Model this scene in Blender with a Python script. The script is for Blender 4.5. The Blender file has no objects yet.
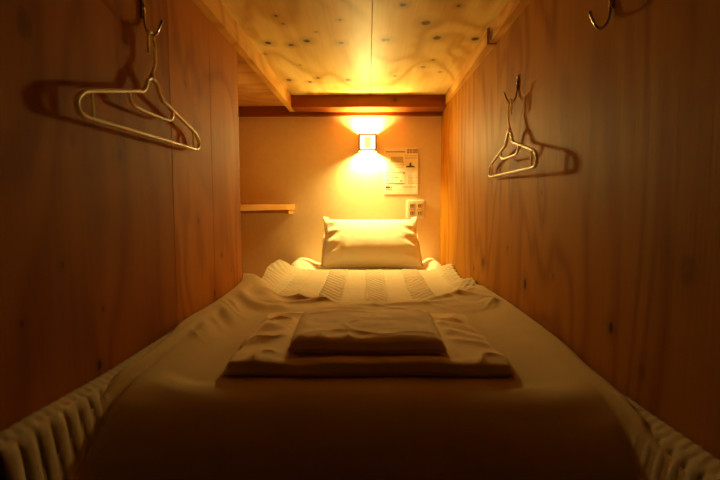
import bpy, bmesh, math, random
from mathutils import Vector, Matrix, noise
from mathutils.geometry import tessellate_polygon

C = bpy.context.scene.collection
S = bpy.context.scene
Z0 = 1.0            # eye height above the ground; geometry below is given relative to the eye
PI = math.pi

# ------------------------------------------------------------------ camera, world, exposure
cam_d = bpy.data.cameras.new('camera')
cam_d.sensor_width = 36.0
cam_d.lens = 24.0
cam_d.clip_start = 0.02
cam_d.dof.use_dof = True
cam_d.dof.focus_distance = 2.8
cam_d.dof.aperture_fstop = 5.0
cam = bpy.data.objects.new('camera', cam_d)
cam.location = (0, 0, Z0)
cam.rotation_euler = (PI/2 - math.atan(40/480), 0, math.atan(8/480))
C.objects.link(cam)
S.camera = cam

W = bpy.data.worlds.new('world'); S.world = W; W.use_nodes = True
bgn = W.node_tree.nodes['Background']
bgn.inputs[0].default_value = (1.0, 0.55, 0.25, 1); bgn.inputs[1].default_value = 0.0012

S.view_settings.view_transform = 'Standard'
S.view_settings.look = 'None'
S.view_settings.gamma = 1.0
S.view_settings.use_curve_mapping = False
S.view_settings.exposure = 0.0
LAMP_W = 74.0
PANEL = 3.0
FRONT_W = 5.2
LIGHT = (1.0, 0.73, 0.21)
S.cycles.max_bounces = 16
S.cycles.diffuse_bounces = 10
S.cycles.sample_clamp_indirect = 4.0

# ------------------------------------------------------------------ helpers
def lin(h):
    return tuple(((c/255)/12.92 if c/255 <= .04045 else ((c/255+.055)/1.055)**2.4) for c in h)

def new_mat(name):
    m = bpy.data.materials.new(name); m.use_nodes = True
    nt = m.node_tree; b = nt.nodes['Principled BSDF']
    return m, nt, b

def ramp(nt, fac, stops):
    r = nt.nodes.new('ShaderNodeValToRGB')
    e = r.color_ramp.elements
    while len(e) < len(stops): e.new(0.5)
    for i, (p, c) in enumerate(stops):
        e[i].position = p; e[i].color = (*c, 1)
    nt.links.new(fac, r.inputs[0]); return r.outputs[0]

def math_node(nt, op, a, b=None, clamp=False):
    n = nt.nodes.new('ShaderNodeMath'); n.operation = op; n.use_clamp = clamp
    for i, v in enumerate((a, b)):
        if v is None: continue
        if isinstance(v, (int, float)): n.inputs[i].default_value = v
        else: nt.links.new(v, n.inputs[i])
    return n.outputs[0]

def mixrgb(nt, fac, a, b, mode='MIX'):
    n = nt.nodes.new('ShaderNodeMix'); n.data_type = 'RGBA'; n.blend_type = mode
    for s, v in ((n.inputs[0], fac), (n.inputs[6], a), (n.inputs[7], b)):
        if isinstance(v, (int, float)): s.default_value = v
        elif isinstance(v, tuple): s.default_value = (*v, 1)
        else: nt.links.new(v, s)
    return n.outputs[2]

def mapping(nt, vec, scale, loc=(0, 0, 0)):
    n = nt.nodes.new('ShaderNodeMapping')
    n.inputs['Scale'].default_value = scale; n.inputs['Location'].default_value = loc
    nt.links.new(vec, n.inputs[0]); return n.outputs[0]

def noise_node(nt, vec, scale, detail=3, rough=.5, dist=0.0):
    n = nt.nodes.new('ShaderNodeTexNoise')
    n.inputs['Scale'].default_value = scale; n.inputs['Detail'].default_value = detail
    n.inputs['Roughness'].default_value = rough; n.inputs['Distortion'].default_value = dist
    nt.links.new(vec, n.inputs['Vector']); return n.outputs[0]

def wood(name, light, dark, axis='Z', figure=1.0, knots=(), rough=.38, bump=.25, seed=0, spec=.05, lines=26):
    """varnished softwood plywood: fibres and flowing figure along `axis`, knots at given spots"""
    m, nt, b = new_mat(name)
    tc = nt.nodes.new('ShaderNodeTexCoord').outputs['Object']
    k = 'XYZ'.index(axis)
    def sc(along, across): return tuple(along if i == k else across for i in range(3))
    # figure
    f = noise_node(nt, mapping(nt, tc, sc(.75, 2.3), (seed, seed*.7, seed*1.3)), 1.0, 2.5, .55, .6)
    s = math_node(nt, 'SINE', math_node(nt, 'MULTIPLY', f, lines*2.2))
    s = math_node(nt, 'MULTIPLY_ADD', s, .5); s.node.inputs[2].default_value = .5
    s = math_node(nt, 'POWER', s, 2.2)
    fib = noise_node(nt, mapping(nt, tc, sc(2.2, 120), (seed, 0, 0)), 1.0, 3, .6)
    med = noise_node(nt, mapping(nt, tc, sc(.9, 16), (0, seed, 0)), 1.0, 4, .6)
    blot = noise_node(nt, mapping(nt, tc, sc(1.2, 2.2), (0, 0, seed)), 1.0, 3, .5)
    v = math_node(nt, 'MULTIPLY', s, .42*figure)
    v = math_node(nt, 'ADD', v, math_node(nt, 'MULTIPLY', fib, .28))
    v = math_node(nt, 'ADD', v, math_node(nt, 'MULTIPLY', med, .42))
    v = math_node(nt, 'ADD', v, math_node(nt, 'MULTIPLY', blot, .55))
    v = math_node(nt, 'SUBTRACT', v, .28)
    col = ramp(nt, v, [(.12, light), (.45, tuple(.55*a+.45*c for a, c in zip(light, dark))), (.85, dark)])
    # knots
    ktot = None; halo = None
    for (kx, ky, kz, r, st) in knots:
        d = nt.nodes.new('ShaderNodeVectorMath'); d.operation = 'SUBTRACT'
        nt.links.new(tc, d.inputs[0]); d.inputs[1].default_value = (kx, ky, kz)
        e = nt.nodes.new('ShaderNodeVectorMath'); e.operation = 'MULTIPLY'
        nt.links.new(d.outputs[0], e.inputs[0]); e.inputs[1].default_value = sc(.75/r, 1/r)
        l = nt.nodes.new('ShaderNodeVectorMath'); l.operation = 'LENGTH'
        nt.links.new(e.outputs[0], l.inputs[0])
        core = nt.nodes.new('ShaderNodeMapRange'); core.inputs['From Min'].default_value = 1.25
        core.inputs['From Max'].default_value = .55; core.inputs['To Max'].default_value = st
        nt.links.new(l.outputs['Value'], core.inputs[0])
        h = nt.nodes.new('ShaderNodeMapRange'); h.inputs['From Min'].default_value = 3.2
        h.inputs['From Max'].default_value = .9; h.inputs['To Max'].default_value = st*.30
        nt.links.new(l.outputs['Value'], h.inputs[0])
        q = math_node(nt, 'MAXIMUM', core.outputs[0], h.outputs[0])
        ktot = q if ktot is None else math_node(nt, 'MAXIMUM', ktot, q)
    if ktot is not None:
        kd = noise_node(nt, mapping(nt, tc, (60, 60, 60)), 1.0, 2)
        kk = math_node(nt, 'MULTIPLY', ktot, math_node(nt, 'ADD', math_node(nt, 'MULTIPLY', kd, .7), .62), True)
        col = mixrgb(nt, kk, col, (.045, .014, .002))
    nt.links.new(col, b.inputs['Base Color'])
    b.inputs['Roughness'].default_value = rough
    b.inputs['Specular IOR Level'].default_value = spec
    bp = nt.nodes.new('ShaderNodeBump'); bp.inputs['Strength'].default_value = bump
    bp.inputs['Distance'].default_value = .004
    hb = math_node(nt, 'ADD', math_node(nt, 'MULTIPLY', med, 1.0), math_node(nt, 'MULTIPLY', fib, .35))
    hb = math_node(nt, 'ADD', hb, math_node(nt, 'MULTIPLY', f, 1.4))
    nt.links.new(hb, bp.inputs['Height']); nt.links.new(bp.outputs[0], b.inputs['Normal'])
    return m

def plain(name, col, rough=.6, metal=0.0, nscale=0, namp=.1, bump=0.0, bscale=200, sheen=0.0, spec=.5, coords='Object'):
    m, nt, b = new_mat(name)
    b.inputs['Roughness'].default_value = rough; b.inputs['Metallic'].default_value = metal
    b.inputs['Specular IOR Level'].default_value = spec
    tc = nt.nodes.new('ShaderNodeTexCoord').outputs[coords]
    n = noise_node(nt, tc, nscale or 8, 3)
    c = ramp(nt, n, [(.3, tuple(x*(1-namp) for x in col)), (.7, tuple(min(1, x*(1+namp*.5)) for x in col))])
    nt.links.new(c, b.inputs['Base Color'])
    if sheen: b.inputs['Sheen Weight'].default_value = sheen
    if bump:
        n2 = noise_node(nt, tc, bscale, 2)
        bp = nt.nodes.new('ShaderNodeBump'); bp.inputs['Strength'].default_value = bump
        bp.inputs['Distance'].default_value = .002
        nt.links.new(n2, bp.inputs['Height']); nt.links.new(bp.outputs[0], b.inputs['Normal'])
    return m

def emitter(name, col, strength):
    m, nt, b = new_mat(name)
    b.inputs['Base Color'].default_value = (.8, .75, .65, 1)
    b.inputs['Emission Color'].default_value = (*col, 1)
    b.inputs['Emission Strength'].default_value = strength
    b.inputs['Roughness'].default_value = .5
    return m

class MB:
    """collects shapes (eye-relative coordinates) into one mesh"""
    def __init__(self): self.bm = bmesh.new()
    def box(self, x0, x1, y0, y1, z0, z1, bev=0.0, seg=2):
        t = bmesh.new(); bmesh.ops.create_cube(t, size=1)
        for v in t.verts:
            v.co = Vector(((x0+x1)/2+v.co.x*(x1-x0), (y0+y1)/2+v.co.y*(y1-y0), (z0+z1)/2+v.co.z*(z1-z0)))
        if bev: bmesh.ops.bevel(t, geom=list(t.edges), offset=bev, segments=seg, profile=.5, affect='EDGES')
        self.merge(t); return self
    def hexa(self, p):
        """eight corners: bottom loop 0-3, top loop 4-7"""
        v = [self.bm.verts.new(q) for q in p]
        for f in ((3,2,1,0), (4,5,6,7), (0,1,5,4), (1,2,6,5), (2,3,7,6), (3,0,4,7)):
            self.bm.faces.new([v[i] for i in f])
        return self
    def prism(self, poly, z0, z1):
        n = len(poly)
        a = [self.bm.verts.new((x, y, z0)) for x, y in poly]
        b = [self.bm.verts.new((x, y, z1)) for x, y in poly]
        self.bm.faces.new(a[::-1]); self.bm.faces.new(b)
        for i in range(n): self.bm.faces.new((a[i], a[(i+1) % n], b[(i+1) % n], b[i]))
        return self
    def tube(self, pts, r, n=10, closed=False, prof=None, up=(0, 0, 1), caps=True):
        pts = [Vector(p) for p in pts]; N = len(pts); rings = []
        for i, p in enumerate(pts):
            if closed: t = pts[(i+1) % N]-pts[i-1]
            else: t = pts[min(i+1, N-1)]-pts[max(i-1, 0)]
            t.normalize()
            u = Vector(up); s = t.cross(u)
            if s.length < 1e-3: s = t.cross(Vector((1, 0, 0)))
            s.normalize(); w = s.cross(t).normalized()
            rr = r[i] if isinstance(r, (list, tuple)) else r
            ring = []
            for k in range(n):
                a = 2*PI*k/n; q = rr*(prof(a) if prof else 1)
                ring.append(self.bm.verts.new(p + s*math.cos(a)*q + w*math.sin(a)*q))
            rings.append(ring)
        for i in range(N if closed else N-1):
            A, B = rings[i], rings[(i+1) % N]
            for k in range(n): self.bm.faces.new((A[k], A[(k+1) % n], B[(k+1) % n], B[k]))
        if not closed and caps:
            self.bm.faces.new(rings[0][::-1]); self.bm.faces.new(rings[-1])
        return self
    def grid(self, nx, ny, fn):
        V = [[self.bm.verts.new(fn(i/(nx-1), j/(ny-1))) for i in range(nx)] for j in range(ny)]
        for j in range(ny-1):
            for i in range(nx-1):
                self.bm.faces.new((V[j][i], V[j][i+1], V[j+1][i+1], V[j+1][i]))
        return V
    def merge(self, t):
        me = bpy.data.meshes.new('t'); t.to_mesh(me); t.free(); self.bm.from_mesh(me); bpy.data.meshes.remove(me)
    def build(self, name, mat, parent=None, base=None, smooth=False):
        base = Vector(base) if base is not None else (Vector(parent['_b']) if parent is not None and '_b' in parent else Vector((0, 0, 0)))
        for v in self.bm.verts: v.co -= base
        bmesh.ops.recalc_face_normals(self.bm, faces=self.bm.faces)
        me = bpy.data.meshes.new(name); self.bm.to_mesh(me); self.bm.free()
        me.materials.append(mat)
        if smooth: me.polygons.foreach_set('use_smooth', [True]*len(me.polygons))
        o = bpy.data.objects.new(name, me); C.objects.link(o)
        if parent is not None: o.parent = parent
        else: o.location = base + Vector((0, 0, Z0))
        BASES[o.name] = base
        return o

BASES = {}
def part(mb, name, mat, parent, smooth=False):
    return mb.build(name, mat, parent, BASES[parent.name], smooth)
def thing(name, label, cat, base, group=None):
    o = bpy.data.objects.new(name, None); C.objects.link(o)
    o.empty_display_size = .05
    o.location = Vector(base)+Vector((0, 0, Z0)); BASES[o.name] = Vector(base)
    return tag(o, label, cat, group)
def tag(o, label, cat, group=None):
    o['label'] = label; o['category'] = cat
    if group: o['group'] = group
    return o
def struct(o):
    o['kind'] = 'structure'; return o
def smoothstep(a, b, x):
    t = max(0., min(1., (x-a)/(b-a))); return t*t*(3-2*t)
def lerp(a, b, t): return a+(b-a)*t
def interp(x, pts):
    """smooth curve through the given points, without overshoot"""
    n = len(pts)
    if x <= pts[0][0]: return pts[0][1]
    if x >= pts[-1][0]: return pts[-1][1]
    sl = [(pts[i+1][1]-pts[i][1])/(pts[i+1][0]-pts[i][0]) for i in range(n-1)]
    def tan(i):
        if i == 0: return sl[0]
        if i == n-1: return sl[-1]
        a, b = sl[i-1], sl[i]
        return 0 if a*b <= 0 else 2*a*b/(a+b)
    for i in range(n-1):
        if x <= pts[i+1][0]:
            h = pts[i+1][0]-pts[i][0]; t = (x-pts[i][0])/h
            return ((2*t**3-3*t*t+1)*pts[i][1]+(t**3-2*t*t+t)*h*tan(i)+(-2*t**3+3*t*t)*pts[i+1][1]+(t**3-t*t)*h*tan(i+1))
def spline(pts, n=8, closed=False):
    P = [Vector(p) for p in pts]; N = len(P); out = []
    for i in range(N if closed else N-1):
        if closed: a, b, c, d = P[i-1], P[i], P[(i+1) % N], P[(i+2) % N]
        else: a, b, c, d = P[max(i-1, 0)], P[i], P[i+1], P[min(i+2, N-1)]
        for k in range(n):
            t = k/n
            out.append(.5*((2*b)+(c-a)*t+(2*a-5*b+4*c-d)*t*t+(3*b-a-3*c+d)*t**3))
    if not closed: out.append(P[-1])
    return out
def fbm(x, y, z=0., o=3):
    return noise.fractal(Vector((x, y, z)), 1.0, 2.0, o)

def crinkle(x, y, z, p=5):
    """sharp-crested wrinkles, 0..1"""
    return (1-min(1, abs(fbm(x, y, z, 2))*1.6))**p

# ------------------------------------------------------------------ dimensions (eye-relative)
XL, XR, YB = -.49, .465, 3.10
Y_FRONT = .55
Y_CEIL = 1.0             # ceiling cut short out of view, so less bounce light reaches the foot
Z_DECK, Z_CEIL = -.60, .62
Z_LB = .553            # underside of the left joist
POST_END = 1.842
XA = -1.08             # far side of the alcove

# ------------------------------------------------------------------ materials
PINE_L, PINE_D = (.58, .225, .013), (.33, .097, .004)
wl_knots = [(XL, .847, -.30, .008, .9), (XL, .757, -.104, .005, .5), (XL, .866, -.201, .005, .55), (XL, .66, -.175, .005, .5),
            (XL, .951, .089, .012, .5), (XL, .70, .25, .02, .5), (XL, .80, .10, .012, .35), (XL, .60, .33, .012, .4)]
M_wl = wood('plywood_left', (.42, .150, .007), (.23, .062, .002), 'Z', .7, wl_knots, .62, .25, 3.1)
M_wl2 = wood('pine_boards_left', PINE_L, PINE_D, 'Z', .7, [(XL, 1.509, -.30, .009, .7), (XL, 1.594, -.184, .008, .6), (XL, 1.38, -.06, .007, .6), (XL, 1.31, .31, .010, .5), (XL, 1.70, -.25, .006, .5)], .62, .3, 7.7)
wr_knots = [(XR, 1.413, -.248, .014, 1.0), (XR, .909, -.244, .010, 1.0), (XR, 1.934, -.25, .014, .8), (XR, 1.202, -.193, .010, .4),
            (XR, 2.1, -.30, .009, .8), (XR, .70, -.1, .02, .35), (XR, .80, -.29, .012, .4), (XR, 1.6, -.16, .008, .5), (XR, 1.3, .02, .006, .4), (XR, .62, .08, .014, .3)]
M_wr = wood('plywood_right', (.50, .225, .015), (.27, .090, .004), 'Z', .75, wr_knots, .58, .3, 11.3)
kz = .964
ck = [(-.412,2.027,.013,1),(-.321,2.054,.011,1),(-.249,2.004,.014,1),(-.324,1.737,.006,.9),(-.456,2.175,.006,.7),(-.426,2.637,.014,.9),
      (-.318,2.682,.011,.9),(-.265,2.597,.010,1),(-.112,2.032,.012,.8),(.068,1.997,.016,1),(.115,1.649,.010,1),(.21,1.813,.017,.75),
      (.274,1.977,.016,.8),(.428,1.991,.015,1),(-.101,1.779,.007,.8),(.299,2.279,.007,.8),(.266,2.395,.012,.6),(.139,2.563,.007,.8),
      (-.109,2.642,.013,.9),(-.029,2.756,.011,.7),(.362,2.488,.007,.7),(.30,1.66,.007,.8),(-.313,1.814,.005,.8),(-.326,2.351,.006,.5),(-.2,1.9,.005,.6)]
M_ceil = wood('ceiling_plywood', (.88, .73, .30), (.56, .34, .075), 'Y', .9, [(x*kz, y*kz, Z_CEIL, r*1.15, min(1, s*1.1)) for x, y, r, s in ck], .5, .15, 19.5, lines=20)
M_alc = wood('alcove_plywood', (.70, .42, .15), (.42, .19, .05), 'X', .7, [(-.62, 2.2, .585, .008, .7)], .5, .15, 23.0)
M_joist = wood('joist_pine', (.84, .54, .14), (.50, .22, .035), 'Y', .7, [(.44, 1.77, .585, .022, .9), (-.47, 1.86, .575, .008, .6)], .42, .3, 5.2)
M_beam = wood('beam_pine', (.34, .11, .022), (.20, .05, .008), 'X', .5, [(.16, 2.90, .59, .01, .8)], .5, .2, 9.1)
M_shelf = wood('shelf_pine', (.60, .36, .12), (.38, .18, .04), 'Y', .6, [(-.66, 2.68, -.04, .01, .6)], .5, .2, 2.2)
M_deck = wood('deck_plywood', (.5, .3, .1), (.3, .13, .03), 'Y', .8, (), .6, .2, 15.0)
M_paint = plain('beige_wallpaper', (.82, .66, .42), .62, 0, 30, .04, .25, 160, spec=.35)
M_sheet = plain('white_cotton_sheet', (.80, .75, .64), .85, 0, 12, .04, .2, 500, .2, .2)
M_pad = plain('cream_quilted_cotton', (.55, .46, .31), .88, 0, 40, .06, .3, 700, .2, .2)
M_duvet = plain('beige_duvet_cotton', (.53, .41, .22), .85, 0, 6, .05, .15, 600, .15, .2)
M_fold = plain('ivory_folded_cotton', (.72, .58, .36), .85, 0, 7, .05, .15, 600, .15, .2)
M_pillow = plain('ivory_pillow_cotton', (.82, .76, .60), .75, 0, 10, .04, .15, 600, .2, .25)
M_metal = plain('worn_chrome', (.42, .36, .30), .25, 1.0, 60, .25)
M_hang = plain('cream_plastic', (.86, .74, .52), .30, 0, 30, .05)
hb = M_hang.node_tree.nodes['Principled BSDF']
hb.inputs['Subsurface Weight'].default_value = .6; hb.inputs['Subsurface Radius'].default_value = (.012, .010, .006); hb.inputs['Subsurface Scale'].default_value = 1.0
M_frame = plain('dark_wood_lampframe', (.42, .30, .14), .5, 0, 60, .2)
M_plate = plain('white_plastic_plate', (.86, .80, .68), .35, 0, 30, .03)
M_sock = plain('socket_plastic', (.60, .48, .32), .4, 0, 30, .05)
M_slot = plain('dark_slot', (.10, .06, .03), .6, 0, 30, .1)
M_paper = plain('notice_paper', (.84, .76, .60), .7, 0, 20, .03)
M_ink = plain('grey_print', (.30, .20, .09), .7, 0, 40, .1)
M_inkl = plain('pale_print', (.52, .40, .22), .7, 0, 40, .1)
M_inkd = plain('black_print', (.10, .06, .03), .7, 0, 40, .1)
M_glow = emitter('glowing_diffuser', (1.0, .72, .36), PANEL)
M_amber = emitter('amber_diffuser_centre', (1.0, .62, .26), 1.15)

# ------------------------------------------------------------------ room shell
struct(MB().box(XA-.03, XR+.02, Y_FRONT, YB, Z_DECK-.03, Z_DECK).build('floor', M_deck))
struct(MB().box(XA-.03, XR+.05, YB, YB+.03, Z_DECK, Z_CEIL+.02).build('wall_back', M_paint))
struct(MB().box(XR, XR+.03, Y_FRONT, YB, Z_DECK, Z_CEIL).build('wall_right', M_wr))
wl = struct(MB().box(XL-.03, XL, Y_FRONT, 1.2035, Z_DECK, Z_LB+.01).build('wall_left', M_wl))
b1 = MB().box(XL-.03, XL, 1.2065, 1.5115, Z_DECK, Z_LB+.01).build('board', M_wl2, wl, (0, 0, 0))
b2 = MB().box(XL-.03, XL-.0005, 1.5145, POST_END, Z_DECK, Z_LB, .002).build('board', M_wl2, wl, (0, 0, 0))
MB().box(XL-.045, XL-.03, Y_FRONT, POST_END-.01, Z_DECK, Z_LB).build('backing_board', M_wl, wl, (0, 0, 0))
struct(MB().box(XA-.03, XA, Y_FRONT, YB, Z_DECK, Z_CEIL).build('wall_alcove', M_alc))
struct(MB().box(XA, XL-.045, POST_END-.35, POST_END-.32, Z_DECK, Z_CEIL).build('wall_partition', M_alc))
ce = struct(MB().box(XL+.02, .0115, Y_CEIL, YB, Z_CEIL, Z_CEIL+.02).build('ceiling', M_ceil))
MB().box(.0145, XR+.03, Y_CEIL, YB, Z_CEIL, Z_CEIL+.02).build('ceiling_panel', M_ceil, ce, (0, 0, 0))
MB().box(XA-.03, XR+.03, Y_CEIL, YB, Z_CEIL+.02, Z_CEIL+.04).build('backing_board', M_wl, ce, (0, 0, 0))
struct(MB().box(XA, XL, POST_END-.32, YB, .588, .606).build('ceiling_alcove', M_alc))
# joists along both sides, a cross beam and a batten at the head wall
def hexbar(xa0, xa1, ya, za, xb0, xb1, yb, zb, ztop):
    return MB().hexa([(xa0, ya, za), (xa1, ya, za), (xb1, yb, zb), (xb0, yb, zb),
                      (xa0, ya, ztop), (xa1, ya, ztop), (xb1, yb, ztop), (xb0, yb, ztop)])
struct(hexbar(XL, -.462, Y_CEIL, .553, XL, -.457, 3.064, .551, Z_CEIL).build('trim_1', M_joist))
struct(hexbar(.432, XR, Y_CEIL, .568, .438, XR, 1.80, .566, Z_CEIL).build('trim_2', M_joist))
struct(hexbar(.430, XR, 1.802, .562, .460, XR, 3.064, .566, Z_CEIL).build('trim_3', M_joist))
struct(MB().box(-.457, .46, 2.90, 3.064, .549, Z_CEIL, .002).build('trim_4', M_beam))
struct(MB().box(XA, XR, 3.064, YB, .527, .587).build('trim_5', M_beam))

# ------------------------------------------------------------------ wall lamp
LX, LZ0, LZ1, LY = -.003, .301, .411, 3.0
lamp = thing('wall_lamp', 'square box wall lamp glowing white on the back wall above the pillow', 'lamp', (LX, YB, (LZ0+LZ1)/2))
hw = .0575
f = MB()
for a, b_ in ((-hw, -hw+.0115), (hw-.0115, hw)): f.box(LX+a, LX+b_, LY, LY+.012, LZ0, LZ1)
for a, b_ in ((LZ0, LZ0+.0115), (LZ1-.0115, LZ1)): f.box(LX-hw+.0115, LX+hw-.0115, LY, LY+.012, a, b_)
part(f, 'front_frame', M_frame, lamp)
for a, b_ in ((-hw, -hw+.006), (hw-.006, hw)):
    part(MB().box(LX+a, LX+b_, LY+.012, YB-.001, LZ0, LZ1), 'side_panel', M_frame, lamp)
part(MB().box(LX-.02, LX+.02, YB-.012, YB-.001, LZ0+.035, LZ1-.035, .002), 'wall_bracket', M_plate, lamp)
df = part(MB().box(LX-hw+.0115, LX+hw-.0115, LY+.004, LY+.009, LZ0+.0115, LZ1-.0115), 'diffuser', M_glow, lamp)
part(MB().box(LX-.019, LX+.019, LY+.0015, LY+.004, LZ0+.024, LZ1-.022), 'centre_plate', M_amber, df)
ld = bpy.data.lights.new('bulb', 'POINT'); ld.energy = LAMP_W; ld.color = LIGHT; ld.shadow_soft_size = .030
lo = bpy.data.objects.new('bulb', ld); C.objects.link(lo); lo.parent = lamp
fd = bpy.data.lights.new('front_glow', 'AREA'); fd.energy = FRONT_W; fd.color = LIGHT; fd.shape = 'SQUARE'; fd.size = .088; fd.spread = math.radians(135)
fo = bpy.data.objects.new('front_glow', fd); C.objects.link(fo); fo.parent = lamp
fo.rotation_euler = (-PI/2, 0, 0); fo.location = Vector((LX, LY-.001, (LZ0+LZ1)/2)) - BASES[lamp.name]
lo.location = Vector((LX, 3.066, (LZ0+LZ1)/2-.004)) - BASES[lamp.name]

# ------------------------------------------------------------------ bedding
# mattress
def mattress():
    x0, x1, y0, y1 = -.435, .415, .90, 3.07
    mb = MB()
    def top(u, v):
        y = lerp(y0, y1, v)
        w = smoothstep(2.64, 2.85, y)
        xa = lerp(x0, -.475, w); xb = lerp(x1, .452, w)
        x = lerp(xa, xb, u)
        e = min(x-xa, xb-x); ey = min(y-y0, y1-y)
        z = lerp(-.428, -.398, w)
        cx = math.exp(-((x+.415)/.085)**2)+math.exp(-((x-.39)/.08)**2)
        z += .034*smoothstep(.295, .375, abs(x-.012))*cx*smoothstep(2.62, 2.85, y)
        R = .05
        for d in (e, ey):
            if d < R: z -= R - math.sqrt(max(0, R*R-(R-d)**2))
        return (x, y, z)
    V = mb.grid(90, 160, top)
    # skirt
    bm = mb.bm
    loop = V[0][:] + [r[-1] for r in V[1:]] + V[-1][-2::-1] + [r[0] for r in V[-2:0:-1]]
    low = [bm.verts.new((v.co.x, v.co.y, Z_DECK+.001)) for v in loop]
    n = len(loop)
    for i in range(n): bm.faces.new((loop[i], loop[(i+1) % n], low[(i+1) % n], low[i]))
    bm.faces.new(low[::-1])
    return mb
o = mattress().build('mattress', M_sheet, None, (0, 1.7, Z_DECK), True)
tag(o, 'white sheeted mattress showing at the head end under the pillow', 'mattress')

# quilted bed pad, sides turned up against the walls
L_TOP = [(.3, -.309), (.6, -.312), (.85, -.324), (1.2, -.330), (1.6, -.355), (1.80, -.335), (1.89, -.318), (1.98, -.33), (2.1, -.358), (2.35, -.358), (2.5, -.335), (2.58, -.330), (2.66, -.36)]
R_TOP = [(.3, -.343), (.6, -.345), (.75, -.351), (1.2, -.365), (1.7, -.375), (1.93, -.366), (2.07, -.350), (2.18, -.372), (2.28, -.392), (2.5, -.372), (2.64, -.356), (2.7, -.37)]
def pad_pt(side, w, y):
    """w metres in from the wall; returns (inset, z)"""
    zt = interp(y, L_TOP if side < 0 else R_TOP)
    far = smoothstep(1.3, 2.0, y)
    zf = -.408 + .010*smoothstep(2.2, 2.6, y) - .165*smoothstep(.90, .77, y)*smoothstep(.022, .11, w)   # falls over the foot end of the mattress
    # near: 30 mm band, then a steep quilted face; far: a soft slope
    band = .025
    a = smoothstep(band, band+.020, w)
    zn = lerp(zt-.12*w*(w < band)-.0036*(w >= band), zf, a)
    b = smoothstep(0, .13, w)
    zfar = lerp(zt, zf, b)
    return lerp(zn, zfar, far)
def bed_pad():
    y0, y1 = .56, 2.68
    ws = [0, .004, .009, .014, .018, .020, .022, .024, .026, .029, .032, .035, .038, .041, .044, .048, .052, .056, .060, .064, .070, .08, .09, .105, .12]
    xl = [XL+.006+w for w in ws]; xr = [XR-.006-w for w in ws][::-1]
    mid = [lerp(xl[-1], xr[0], k/210) for k in range(1, 210)]
    xs = xl+mid+xr; nx = len(xs); ny = 520
    mb = MB()
    def fn(u, v):
        i = int(round(u*(nx-1))); x = xs[i]; y = lerp(y0, y1, v)
        side = -1 if x < 0 else 1
        w = (x-(XL+.006)) if side < 0 else ((XR-.006)-x)
        z = pad_pt(side, w, y)
        far = smoothstep(1.35, 1.9, y)
        # ribs across the turned-up edge, flat band along the rim
        rib = abs(math.sin(PI*y/.031))
        ribamp = .006*(rib**.5-.65)*smoothstep(.024, .028, w)*(1-smoothstep(.10, .16, w))*(1-far)
        steep = smoothstep(.024, .028, w)*(1-smoothstep(.044, .056, w))
        xo = -side*ribamp*steep
        z += ribamp*(1-steep)
        z += .0022*math.sin(2*PI*(y/.02+w/.03))*(1-smoothstep(.02, .03, w))*(1-far)*.35
        # woven stripes: plain and diagonally ribbed bands down the bed
        sx = (x+.013)/.098
        k = math.floor(sx); fr = sx-k
        ribbed = (k % 2 == 0)
        sl = 1 if (k//2) % 2 == 0 else -1
        if x < 0: sl = -sl
        soft = smoothstep(0, .06, fr)*(1-smoothstep(.94, 1, fr))
        if ribbed:
            ph = 2*PI*(y/.058 + sl*x/.030)
            dz = .0050*math.sin(ph)*soft
        else:
            dz = .0010*math.sin(2*PI*y/.013)*soft
        z += dz*far
        z -= .0015*(1-soft)*far
        # edge band ridges at the rim
        if far > 0:
            z += .0018*math.sin(2*PI*(y/.060 - side*x/.04))*far*(1-smoothstep(.03, .11, w))
        z += .004*fbm(x*5, y*4, 2.0)*far
        # wavy rim: past the end of the left wall the pad spreads a little
        if side < 0: xo -= .03*smoothstep(1.9, 2.0, y)*(1-smoothstep(.0, .1, w))*(.5+.5*math.sin(y*11))*(1-smoothstep(2.4, 2.6, y))
        yy = y - .05*smoothstep(.12, .0, w)*smoothstep(2.5, 2.68, y)
        return (x+xo, yy, z)
    mb.grid(nx, ny, fn)
    o = mb.build('bed_pad', M_pad, None, (0, 1.5, -.41), True)
    s = o.modifiers.new('s', 'SOLIDIFY'); s.thickness = .007; s.offset = -1
    return o
o = bed_pad()
tag(o, 'cream quilted bed pad with ribbed stripes and edges turned up along both walls', 'bed pad')

# duvet
DL = [(.565, -.446), (.66, -.448), (.74, -.451), (.86, -.455), (1.06, -.458), (1.2, -.476), (1.35, -.484), (1.8, -.484), (1.9, -.50), (2.05, -.51)]
DR = [(.565, .424), (.70, .428), (.76, .438), (.82, .450), (.93, .457), (2.05, .459)]
ZL = [(.565, -.50), (.62, -.455), (.68, -.405), (.74, -.362), (.80, -.335), (.87, -.325), (1.06, -.326), (1.2, -.322), (1.5, -.322), (1.8, -.316), (1.9, -.312), (2.05, -.345)]
ZR = [(.565, -.51), (.62, -.460), (.68, -.425), (.73, -.390), (.78, -.360), (.86, -.338), (1.0, -.334), (1.4, -.331), (1.75, -.337), (1.95, -.349), (2.05, -.365)]
ZC = [(.45, -.590), (.565, -.585), (.66, -.515), (.74, -.446), (.81, -.400), (.865, -.375), (.91, -.3655), (1.0, -.364), (1.5, -.3645), (1.85, -.368), (1.95, -.378), (2.02, -.393)]
def duvet_back(u):
    return 1.95 - .135*(4*u*(1-u))**1.2 + .012*math.sin(u*17+.4)
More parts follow.
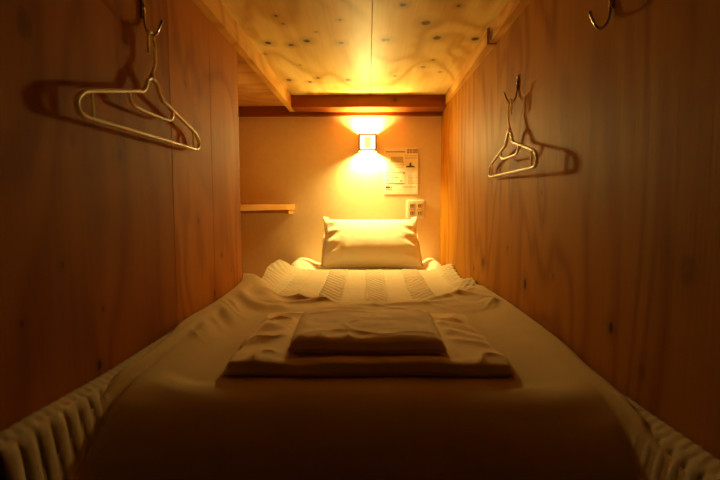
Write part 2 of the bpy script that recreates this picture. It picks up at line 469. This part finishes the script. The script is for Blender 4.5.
def duvet():
    nx, ny = 240, 300
    mb = MB()
    def fn(u, v):
        y = lerp(.565, duvet_back(u), v)
        # keep the hem profile following the far edge
        yc = y + (2.0-duvet_back(u))*smoothstep(duvet_back(u)-.28, duvet_back(u), y)
        xl, xr = interp(y, DL), interp(y, DR)
        ins = .005*smoothstep(1.05, .95, y)
        xl += ins; xr -= ins
        x = lerp(xl, xr, u)
        zc = interp(yc, ZC)
        el = math.exp(-((x-xl)/lerp(.11, .13, smoothstep(.72, 1.15, y)))**1.5) if x > xl else 1
        er = math.exp(-((xr-x)/lerp(.11, .11, smoothstep(.72, 1.15, y)))**1.5) if x < xr else 1
        zl, zr = interp(y, ZL), interp(y, ZR)
        z = zc + (zl-zc)*el + (zr-zc)*er
        edge = min(1, min(x-xl, xr-x)/.05)
        # soft puffs and folds
        n = .010*fbm(x*3.2, y*3.6, 5.0, 3)*lerp(.25, 1, smoothstep(.85, 1.1, y))
        lw = smoothstep(-.12, -.36, x)*smoothstep(1.0, 1.25, y)
        fold = lw*.020*(fbm(x*9+y*3.2, y*1.6-x*1.2, 1.3, 2))
        rw = smoothstep(.22, .40, x)*smoothstep(1.35, 1.6, y)
        fold += rw*.012*fbm(x*6+y*9, y*3, 8.0, 3)
        # long creases on the left side, running from the wall towards the sheet
        for (ax, ay, bx, by, wd, hgt) in ((-.48, 1.72, -.345, 1.50, .028, .015), (-.48, 1.58, -.35, 1.40, .016, .006), (-.48, 1.49, -.31, 1.27, .026, .013), (-.47, 1.37, -.38, 1.26, .014, .005), (-.47, 1.30, -.34, 1.08, .022, .008), (-.40, 1.86, -.335, 1.62, .030, .010),
                                     (-.38, 1.80, -.10, 1.69, .022, .010), (-.05, 1.63, .30, 1.68, .02, .008), (.20, 1.70, .44, 1.86, .02, .010), (-.30, 1.66, -.12, 1.72, .018, .010),
                                     (.36, 1.52, .455, 1.62, .014, .008), (-.40, 1.12, -.34, 1.02, .03, .004), (.36, 1.2, .44, 1.05, .03, .004)):
            dx, dy = bx-ax, by-ay; L2 = dx*dx+dy*dy
            t = max(0, min(1, ((x-ax)*dx+(y-ay)*dy)/L2))
            d = math.hypot(x-ax-t*dx, y-ay-t*dy)
            fold += hgt*math.exp(-(d/wd)**2)*math.sin(PI*min(1, max(0, .08+.92*t)))**.5
        fold += .010*crinkle(x*5+y*2.5, y*3.2-x*1.5, 3.7)*(lw*.8+rw*.8+.5*smoothstep(1.5, 1.62, y))*smoothstep(duvet_back(u)+.01, duvet_back(u)-.08, y)
        flat = smoothstep(.43, .335, abs(x))*smoothstep(.86, .945, y)*smoothstep(1.59, 1.52, y)   # pressed flat under the stack
        z += (n*edge+fold*max(0, edge))*(1-flat)
        z = lerp(z, zc, flat)
        side = -1 if x < 0 else 1
        w = (x-(XL+.006)) if side < 0 else ((XR-.006)-x)
        qq = lerp(.005, .010, smoothstep(.75, .95, y))
        pz = max(pad_pt(side, max(0, w+q), y) for q in (-qq, 0, qq))+.019+.004*smoothstep(1.3, 1.9, y)
        z = pz + .5*((z-pz)+math.sqrt((z-pz)**2+.00006)) if z-pz < .05 else z
        e = min(x-xl, xr-x)
        if e < .03:
            k = (1-e/.03)**3*smoothstep(1.15, .90, y)
            z = lerp(z, min(z, max(pz-.003, z-.045)), k)
        # rolled rim
        if v > .955:
            z -= .005*((v-.955)/.045)**2
        return (x, y, z)
    mb.grid(nx, ny, fn)
    o = mb.build('duvet', M_duvet, None, (0, 1.2, -.40), True)
    s = o.modifiers.new('s', 'SOLIDIFY'); s.thickness = .008; s.offset = -1
    return o
o = duvet()
tag(o, 'beige duvet spread rumpled across the bed from wall to wall', 'duvet')

# folded sheet and folded case lying on the duvet
def slab(corners, z0, th, nx, ny, wrinkle, seed, edge=.014, layers=1, droop=None, wob=.005):
    """a folded stack of cloth: four ground corners (near-left, near-right, far-right, far-left), rounded folded edges"""
    nl, nr, fr, fl = [Vector((*c, 0)) for c in corners]
    mb = MB()
    def pos(u, v):       # the four corners of the outline are slightly rounded
        a, b = 2*u-1, 2*v-1
        k = .008*(abs(a)*abs(b))**6
        a, b = a*(1-k), b*(1-k)
        u, v = (a+1)/2, (b+1)/2
        return (nl.lerp(nr, u)).lerp(fl.lerp(fr, u), v)
    W_ = (nr-nl).length; H_ = (fl-nl).length
    def top(u, v):
        p = pos(u, v)
        d = min(u*W_, (1-u)*W_, v*H_, (1-v)*H_)
        k = min(1, d/edge); prof = math.sqrt(max(0, 1-(1-k)**2))
        t = th if droop is None else th*droop(u, v)
        z = z0 + t*(.45+.55*prof) + wrinkle(u, v)*min(1, d/.03)
        ed = 1-min(1, d/.05)
        off = wob*fbm(p.x*7+seed, p.y*7, seed)*ed
        return Vector((p.x+off, p.y+off*.5, z))
    V = mb.grid(nx, ny, top); bm = mb.bm
    loop = V[0][:] + [r[-1] for r in V[1:]] + V[-1][-2::-1] + [r[0] for r in V[-2:0:-1]]
    n = len(loop)
    cen = pos(.5, .5)
    prev = loop
    for k in range(1, 5*layers+1):
        t = k/(5*layers)
        ring = []
        for v in loop:
            dirv = Vector((v.co.x-cen.x, v.co.y-cen.y, 0)).normalized()
            bul = .004*math.sin(PI*((t*layers) % 1.0 if t < 1 else 1))
            zz = lerp(v.co.z, z0, t)
            inn = -.006*smoothstep(.75, 1, t)
            ring.append(bm.verts.new((v.co.x+dirv.x*(bul+inn), v.co.y+dirv.y*(bul+inn), zz)))
        for i in range(n): bm.faces.new((prev[i], prev[(i+1) % n], ring[(i+1) % n], ring[i]))
        prev = ring
    bm.faces.new(prev[::-1])
    return mb
def wr_sheet(u, v):
    w = .004*fbm(u*4, v*4, 3.0) + .008*crinkle(u*3.2+v*1.8, v*3.0-u*1.3, 6.1)*(.5+.5*abs(2*u-1))
    for (a, b, c, d, wd, h) in ((.80, .55, .97, .42, .03, .010), (.78, .75, .95, .66, .03, .010), (.82, .35, .98, .30, .025, .008), (.72, .9, .9, .8, .03, .008),
                                (.02, .30, .16, .42, .035, .009), (.05, .62, .22, .46, .03, .007), (.10, .82, .24, .66, .025, .008), (.02, .50, .08, .80, .02, .006), (.15, .05, .45, .07, .03, .004), (.55, .06, .62, .16, .02, .006), (.75, .05, .8, .18, .02, .006)):
        dx, dy = c-a, d-b; t = max(0, min(1, ((u-a)*dx+(v-b)*dy)/(dx*dx+dy*dy)))
        q = math.hypot(u-a-t*dx, v-b-t*dy); w += .8*h*math.exp(-(q/(wd*1.5))**2)
    under = smoothstep(.14, .19, u)*smoothstep(.86, .81, u)*smoothstep(.03, .08, v)*smoothstep(.86, .78, v)
    return w*(1-under)
def droop_sheet(u, v):   # thick folds at the near edge, a thin single layer at the back
    return (1+.16*math.sin(u*15+1)*math.sin(u*6.1)*smoothstep(.20, 0, v))*lerp(1.0, .34, smoothstep(.15, .95, v))*(1-.30*smoothstep(.14, 0, u)*smoothstep(.05, .3, v))*(1-.30*smoothstep(.86, 1, u)*smoothstep(.05, .3, v))*(1-.25*smoothstep(.80, 1, u)*smoothstep(.2, .8, v)) - .18*smoothstep(.90, 1, u)*smoothstep(.3, 0, v)
mb = slab([(-.298, .958), (.304, .966), (.300, 1.49), (-.318, 1.50)], -.3625, .0265, 150, 120, wr_sheet, 2.0, .012, 2, droop_sheet, .010)
o = mb.build('folded_sheet', M_fold, None, (0, 1.2, -.3625), True)
tag(o, 'wide flat folded cotton sheet lying on the duvet under a smaller folded cloth', 'sheet')
def wr_case(u, v):
    return .004*fbm(u*3, v*3, 9.0)+.005*crinkle(u*2.2+v, v*2.5-u*.6, 2.2, 4)+.005*math.exp(-((v-.12-.05*math.sin(u*7))/.06)**2)*math.sin(u*9+1)*.6
mb = slab([(-.172, 1.02), (.168, 1.018), (.178, 1.36), (-.186, 1.355)], -.3335, .032, 90, 80, wr_case, 5.0, .030, 2, lambda u, v: 1+.10*math.sin(u*8+.6)*smoothstep(.5, .05, v)-.22*smoothstep(.5, 1, v)-.10*(2*u-1)**4)
o = mb.build('folded_pillowcase', M_fold, None, (0, 1.2, -.3335), True)
tag(o, 'small thick folded cloth resting on top of the wide folded sheet', 'pillowcase')

# pillow
def pillow():
    base = (.015, 2.80, -.395)
    pt = thing('pillow', 'plump ivory pillow leaning against the back wall under the lamp', 'pillow', base)
    ang = math.radians(56); hw_, hl, T = .292, .172, .098
    ax = Vector((0, math.cos(ang), math.sin(ang))); nrm = Vector((0, -math.sin(ang), math.cos(ang)))
    cen = Vector((.018, 2.885, -.262))
    def surf(sign):
        def fn(u, v):
            a, b = 2*u-1, 2*v-1
            # squeeze the outline between the corners
            fa = 1-.035*(1-b*b)-.012*abs(b); fb = 1-.045*(1-a*a)
            e = max(0, (1-abs(a)**3.2))*max(0, (1-abs(b)**2.6))
            h = T*e**.62*(1+(-.30*b if sign > 0 else 0))
            wx = .006*math.sin(b*13+4*abs(a)+2*(a > 0))*smoothstep(.62, .86, abs(a))*smoothstep(1, .9, abs(a)) + .007*fbm(a*1.6+3*sign, b*4.5, 4.0, 2)*smoothstep(.5, .95, abs(a))*smoothstep(1, .9, abs(a))
            wy = .0025*fbm(a*4, b*1.5, 7.0, 2)*smoothstep(1, .85, abs(b))
            crease = 0*math.exp(-((b+.22+.10*a*a)/.07)**2)*math.exp(-(a/.75)**4) if sign > 0 else 0
            sag = -.018*(1-a*a)*smoothstep(.0, -1, b)*0
            x = a*hw_*fa*(1.0 - .03*(b > 0)*b) + .012*b*(a > 0)*-1
            p = cen + Vector((x, 0, 0)) + ax*(b*hl*fb+sag) + nrm*(sign*(h*(1.0 if sign > 0 else .75)) + (wx+wy+crease)*min(1, e*4))
            # stay in front of the wall
            p.y = min(p.y, YB-.006)
            p.z = max(p.z, -.388)
            return p
        return fn
    mb = MB(); mb.grid(90, 60, surf(1)); mb.grid(90, 60, surf(-1))
    bmesh.ops.remove_doubles(mb.bm, verts=mb.bm.verts, dist=.0006)
    cv = part(mb, 'cushion', M_pillow, pt, True)
    # open pillowcase hems with little ears at both upper corners
    for s in (-1, 1):
        hem = MB()
        def fn(u, v, s=s):
            b = lerp(-.98, 1.04, u)
            fa = 1-.035*(1-b*b)-.012*abs(b)
            x = s*hw_*fa*(1.0-.03*(b > 0)*b) + (-.012*b if s > 0 else 0) + s*lerp(-.012, .010, v)*(1+.5*smoothstep(.7, 1, b))
            p = cen + Vector((x, 0, 0)) + ax*(b*hl) + nrm*(.006+.006*math.sin(b*9)+.012*smoothstep(.7, 1, b)*v)
            p.z = max(p.z, -.386); return p
        hem.grid(40, 5, fn)
        ho = part(hem, 'hem', M_pillow, pt, True)
        sm = ho.modifiers.new('s', 'SOLIDIFY'); sm.thickness = .003; sm.offset = 0
    return pt
pillow()

# ------------------------------------------------------------------ corner shelf in the alcove
sh = thing('wall_shelf', 'small pine shelf in the left corner of the back wall', 'shelf', (-.75, YB, -.05))
part(MB().prism([(-.472, YB-.001), (-.472, 3.05), (-.708, 2.60), (XA+.002, 2.60), (XA+.002, YB-.001)], -.060, -.026), 'board', M_shelf, sh)
part(MB().prism([(-.482, YB-.001), (-.482, 3.055), (-.500, 3.02), (-.520, 3.02), (-.520, YB-.001)], -.088, -.060), 'bracket', M_shelf, sh)
part(MB().box(XA+.002, -.521, YB-.022, YB-.001, -.085, -.060), 'batten', M_shelf, sh)

# ------------------------------------------------------------------ notice and socket plate on the back wall
nx0, nx1, nz0, nz1 = .101, .322, .036, .334
no = thing('notice_sheet', 'printed notice sheet stuck on the back wall right of the lamp', 'notice', ((nx0+nx1)/2, YB, nz0))
def pagefn(u, v):
    return (lerp(nx0, nx1, u)-.002*v*u, YB-.0020-.006*smoothstep(.8, 1, u)*(.4+.6*math.sin(v*3)), lerp(nz0, nz1, v))
PRINT = []           # (material index, rectangles as fractions of the page from its top left corner)
rnd = random.Random(4)
def words(x0, x1, y, h, gap=.012):
    out = []; x = x0
    while x < x1-.01:
        w = rnd.uniform(.02, .07); out.append((x, y, min(x+w, x1), y+h)); x += w+gap
    return out
title = words(.06, .62, .085, .022, .010)
PRINT.append((2, title))
code = []
for i in range(4):          # four bold outlined characters at the top right
    x = .68+i*.078
    code += [(x, .04, x+.06, .058), (x, .072, x+.06, .088), (x, .105, x+.06, .122), (x, .04, x+.014, .122), (x+.046, .04, x+.06, .122)]
PRINT.append((2, code))
PRINT.append((1, [(.20, .20, .56, .29), (.18, .295, .58, .325)]))
rows = []
for y in (.165, .20, .225): rows += words(.62, .96, y, .010)
for y in (.36, .39, .42): rows += words(.30, .58, y, .008)
for y in (.60, .64, .67, .70, .73, .76): rows += words(.70, .97, y, .012)
for y in (.83, .85): rows += words(.55, .93, y, .010)
for y in (.90, .95): rows += words(.05, .93, y, .006)
PRINT.append((1, rows))
PRINT.append((3, [(.74, .33, .80, .40), (.68, .39, .86, .405), (.64, .405, .90, .425)]))
PRINT.append((2, [(.06, .53, .62, .536), (.06, .53, .066, .77), (.615, .53, .62, .77), (.06, .765, .62, .775), (.22, .62, .26, .66), (.32, .63, .40, .65),
                  (.56, .53, .60, .57), (.48, .70, .54, .725), (.10, .58, .16, .60), (.10, .68, .15, .72), (.10, .76, .58, .785), (.42, .56, .424, .70), (.30, .56, .304, .61)]))
PRINT.append((3, [(.05, .83, .12, .875), (.13, .83, .18, .875), (.20, .835, .23, .87), (.05, .895, .235, .91)]))
pg = MB(); NU, NV = 120, 160
pg.grid(NU+1, NV+1, pagefn)
po = part(pg, 'paper', M_paper, no, True)
for m_ in (M_inkl, M_ink, M_inkd): po.data.materials.append(m_)
for k, pl in enumerate(po.data.polygons):
    u_, v_ = (k % NU+.5)/NU, 1-(k//NU+.5)/NV
    for mi, rects in PRINT:
        if any(a-.002 <= u_ <= c+.002 and b-.002 <= v_ <= d+.002 for a, b, c, d in rects): pl.material_index = mi
sm = po.modifiers.new('s', 'SOLIDIFY'); sm.thickness = .0006; sm.offset = 0

ox, oz = .3055, -.061
so = thing('socket_plate', 'white socket plate with two columns of outlets on the back wall', 'socket', (ox, YB, oz))
part(MB().box(ox-.056, ox+.056, YB-.009, YB-.0005, oz-.060, oz+.060, .003), 'cover_plate', M_plate, so)
for cx in (-.025, .025):
    col_ = part(MB().box(ox+cx-.019, ox+cx+.019, YB-.012, YB-.009, oz-.044, oz+.044, .001), 'outlet_column', M_sock, so)
    for cz in (-.023, .023):
        for dx in (-.006, .006):
            MB().box(ox+cx+dx-.0016, ox+cx+dx+.0016, YB-.0128, YB-.012, oz+cz-.008, oz+cz+.008).build('slot', M_slot, col_, BASES[so.name])
        fr_ = MB()
        fr_.box(ox+cx-.015, ox+cx+.015, YB-.0135, YB-.012, oz+cz+.0135, oz+cz+.018)
        fr_.box(ox+cx-.015, ox+cx-.011, YB-.0135, YB-.012, oz+cz-.0165, oz+cz+.014)
        fr_.box(ox+cx-.015, ox+cx+.015, YB-.0135, YB-.012, oz+cz-.020, oz+cz-.016)
        fr_.build('outlet_rim', M_plate, col_, BASES[so.name])

# ------------------------------------------------------------------ coat hooks: x points out of the wall, z up, origin at the bottom of the cup
def make_hook():
    h = thing('coat_hook', 'hook', 'hook', (0, 0, 0))
    pts = spline([(.0, 0, .075), (.004, 0, .060), (.004, 0, .040), (.006, 0, .020), (.012, 0, .006), (.022, 0, .000), (.031, 0, .005), (.037, 0, .016), (.042, 0, .028)], 6)
    part(MB().tube(pts, [lerp(.0042, .0026, min(1, i/18)) for i in range(len(pts))], 10), 'wire', M_metal, h, True)
    part(MB().box(.0003, .004, -.0065, .0065, .035, .082, .0015), 'wall_plate', M_metal, h)
    for z_ in (.078, .040):
        part(MB().tube([(.003, .0035, z_), (.0062, .0035, z_)], .0026, 10), 'screw', M_metal, h, True)
    t = MB(); bmesh.ops.create_uvsphere(t.bm, u_segments=12, v_segments=8, radius=.0036)
    for v in t.bm.verts: v.co += Vector((.0425, 0, .029))
    part(t, 'tip', M_metal, h, True)
    return h
def dup(root, label, group, loc, rz):
    r = root.copy(); C.objects.link(r); r['label'] = label; r['group'] = group
    r.location = Vector(loc)+Vector((0, 0, Z0)); r.rotation_euler = (0, 0, rz)
    for ch in root.children:
        c = ch.copy(); C.objects.link(c); c.parent = r
    return r
def put(o, label, group, loc, rz):
    o['label'] = label; o['group'] = group
    o.location = Vector(loc)+Vector((0, 0, Z0)); o.rotation_euler = (0, 0, rz)
hk = make_hook()
HG = 'metal coat hooks on the side walls'
put(hk, 'metal hook on the left wall holding a clothes hanger', HG, (XL, 1.068, .356), 0)
dup(hk, 'metal hook on the right wall holding a clothes hanger', HG, (XR, 1.53, .302), PI)
dup(hk, 'empty metal hook high on the right wall near the front', HG, (XR, .955, .327), PI)

# ------------------------------------------------------------------ clothes hangers: hang in the local y-z plane, origin where the hook rests
def make_hanger():
    h = thing('clothes_hanger', 'hanger', 'hanger', (0, 0, 0))
    N = -.098     # neck
    groove = lambda a: 1-.30*abs(math.cos(a))**6
    half = [(0, N), (.022, N-.008), (.034, N-.026), (.050, N-.038), (.075, N-.043), (.12, N-.053), (.235, N-.078), (.265, N-.088), (.282, N-.104), (.279, N-.119), (.262, N-.126), (.22, N-.1265)]
    right = [(0, y, z) for y, z in half]
    left = [(0, -y, z) for y, z in half[::-1]]
    loop = right + [(0, .1, N-.1265), (0, 0, N-.1265), (0, -.1, N-.1265)] + left[:-1]
    part(MB().tube(spline(loop, 5, True), .0046, 12, True, groove, up=(1, 0, 0)), 'frame', M_hang, h, True)
    inner = [(0, -.108, N-.050), (0, -.104, N-.064), (0, -.092, N-.074), (0, -.07, N-.077), (0, 0, N-.078), (0, .07, N-.077), (0, .092, N-.074), (0, .104, N-.064), (0, .108, N-.050)]
    part(MB().tube(spline(inner, 5), .0036, 10, up=(1, 0, 0)), 'inner_bar', M_hang, h, True)
    for s in (-1, 1):
        part(MB().tube([(0, s*.238, N-.079), (0, s*.238, N-.1265)], .0030, 8, up=(1, 0, 0)), 'strap_notch', M_hang, h, True)
    hook = [(0, 0, N), (0, .001, N+.013), (0, .010, N+.024), (0, .017, N+.036), (0, .019, N+.054), (0, .017, N+.078), (0, .011, N+.093), (0, 0, N+.0985), (0, -.010, N+.092), (0, -.014, N+.078), (0, -.012, N+.050)]
    part(MB().tube(spline(hook, 6), .0034, 10, up=(1, 0, 0)), 'neck_hook', M_hang, h, True)
    cl = MB(); cl.tube([(0, 0, N-.006), (0, 0, N+.010)], .0056, 12)
    part(cl, 'collar', M_hang, h, True)
    return h
hg = make_hanger()
GG = 'plastic clothes hangers on the wall hooks'
put(hg, 'cream plastic clothes hanger hanging against the left wall', GG, (XL+.017, 1.070, .363), 0.0)
dup(hg, 'cream plastic clothes hanger hanging against the right wall', GG, (XR-.026, 1.52, .309), math.radians(-2.2))

for o in bpy.data.objects:
    if '_b' in o: del o['_b']
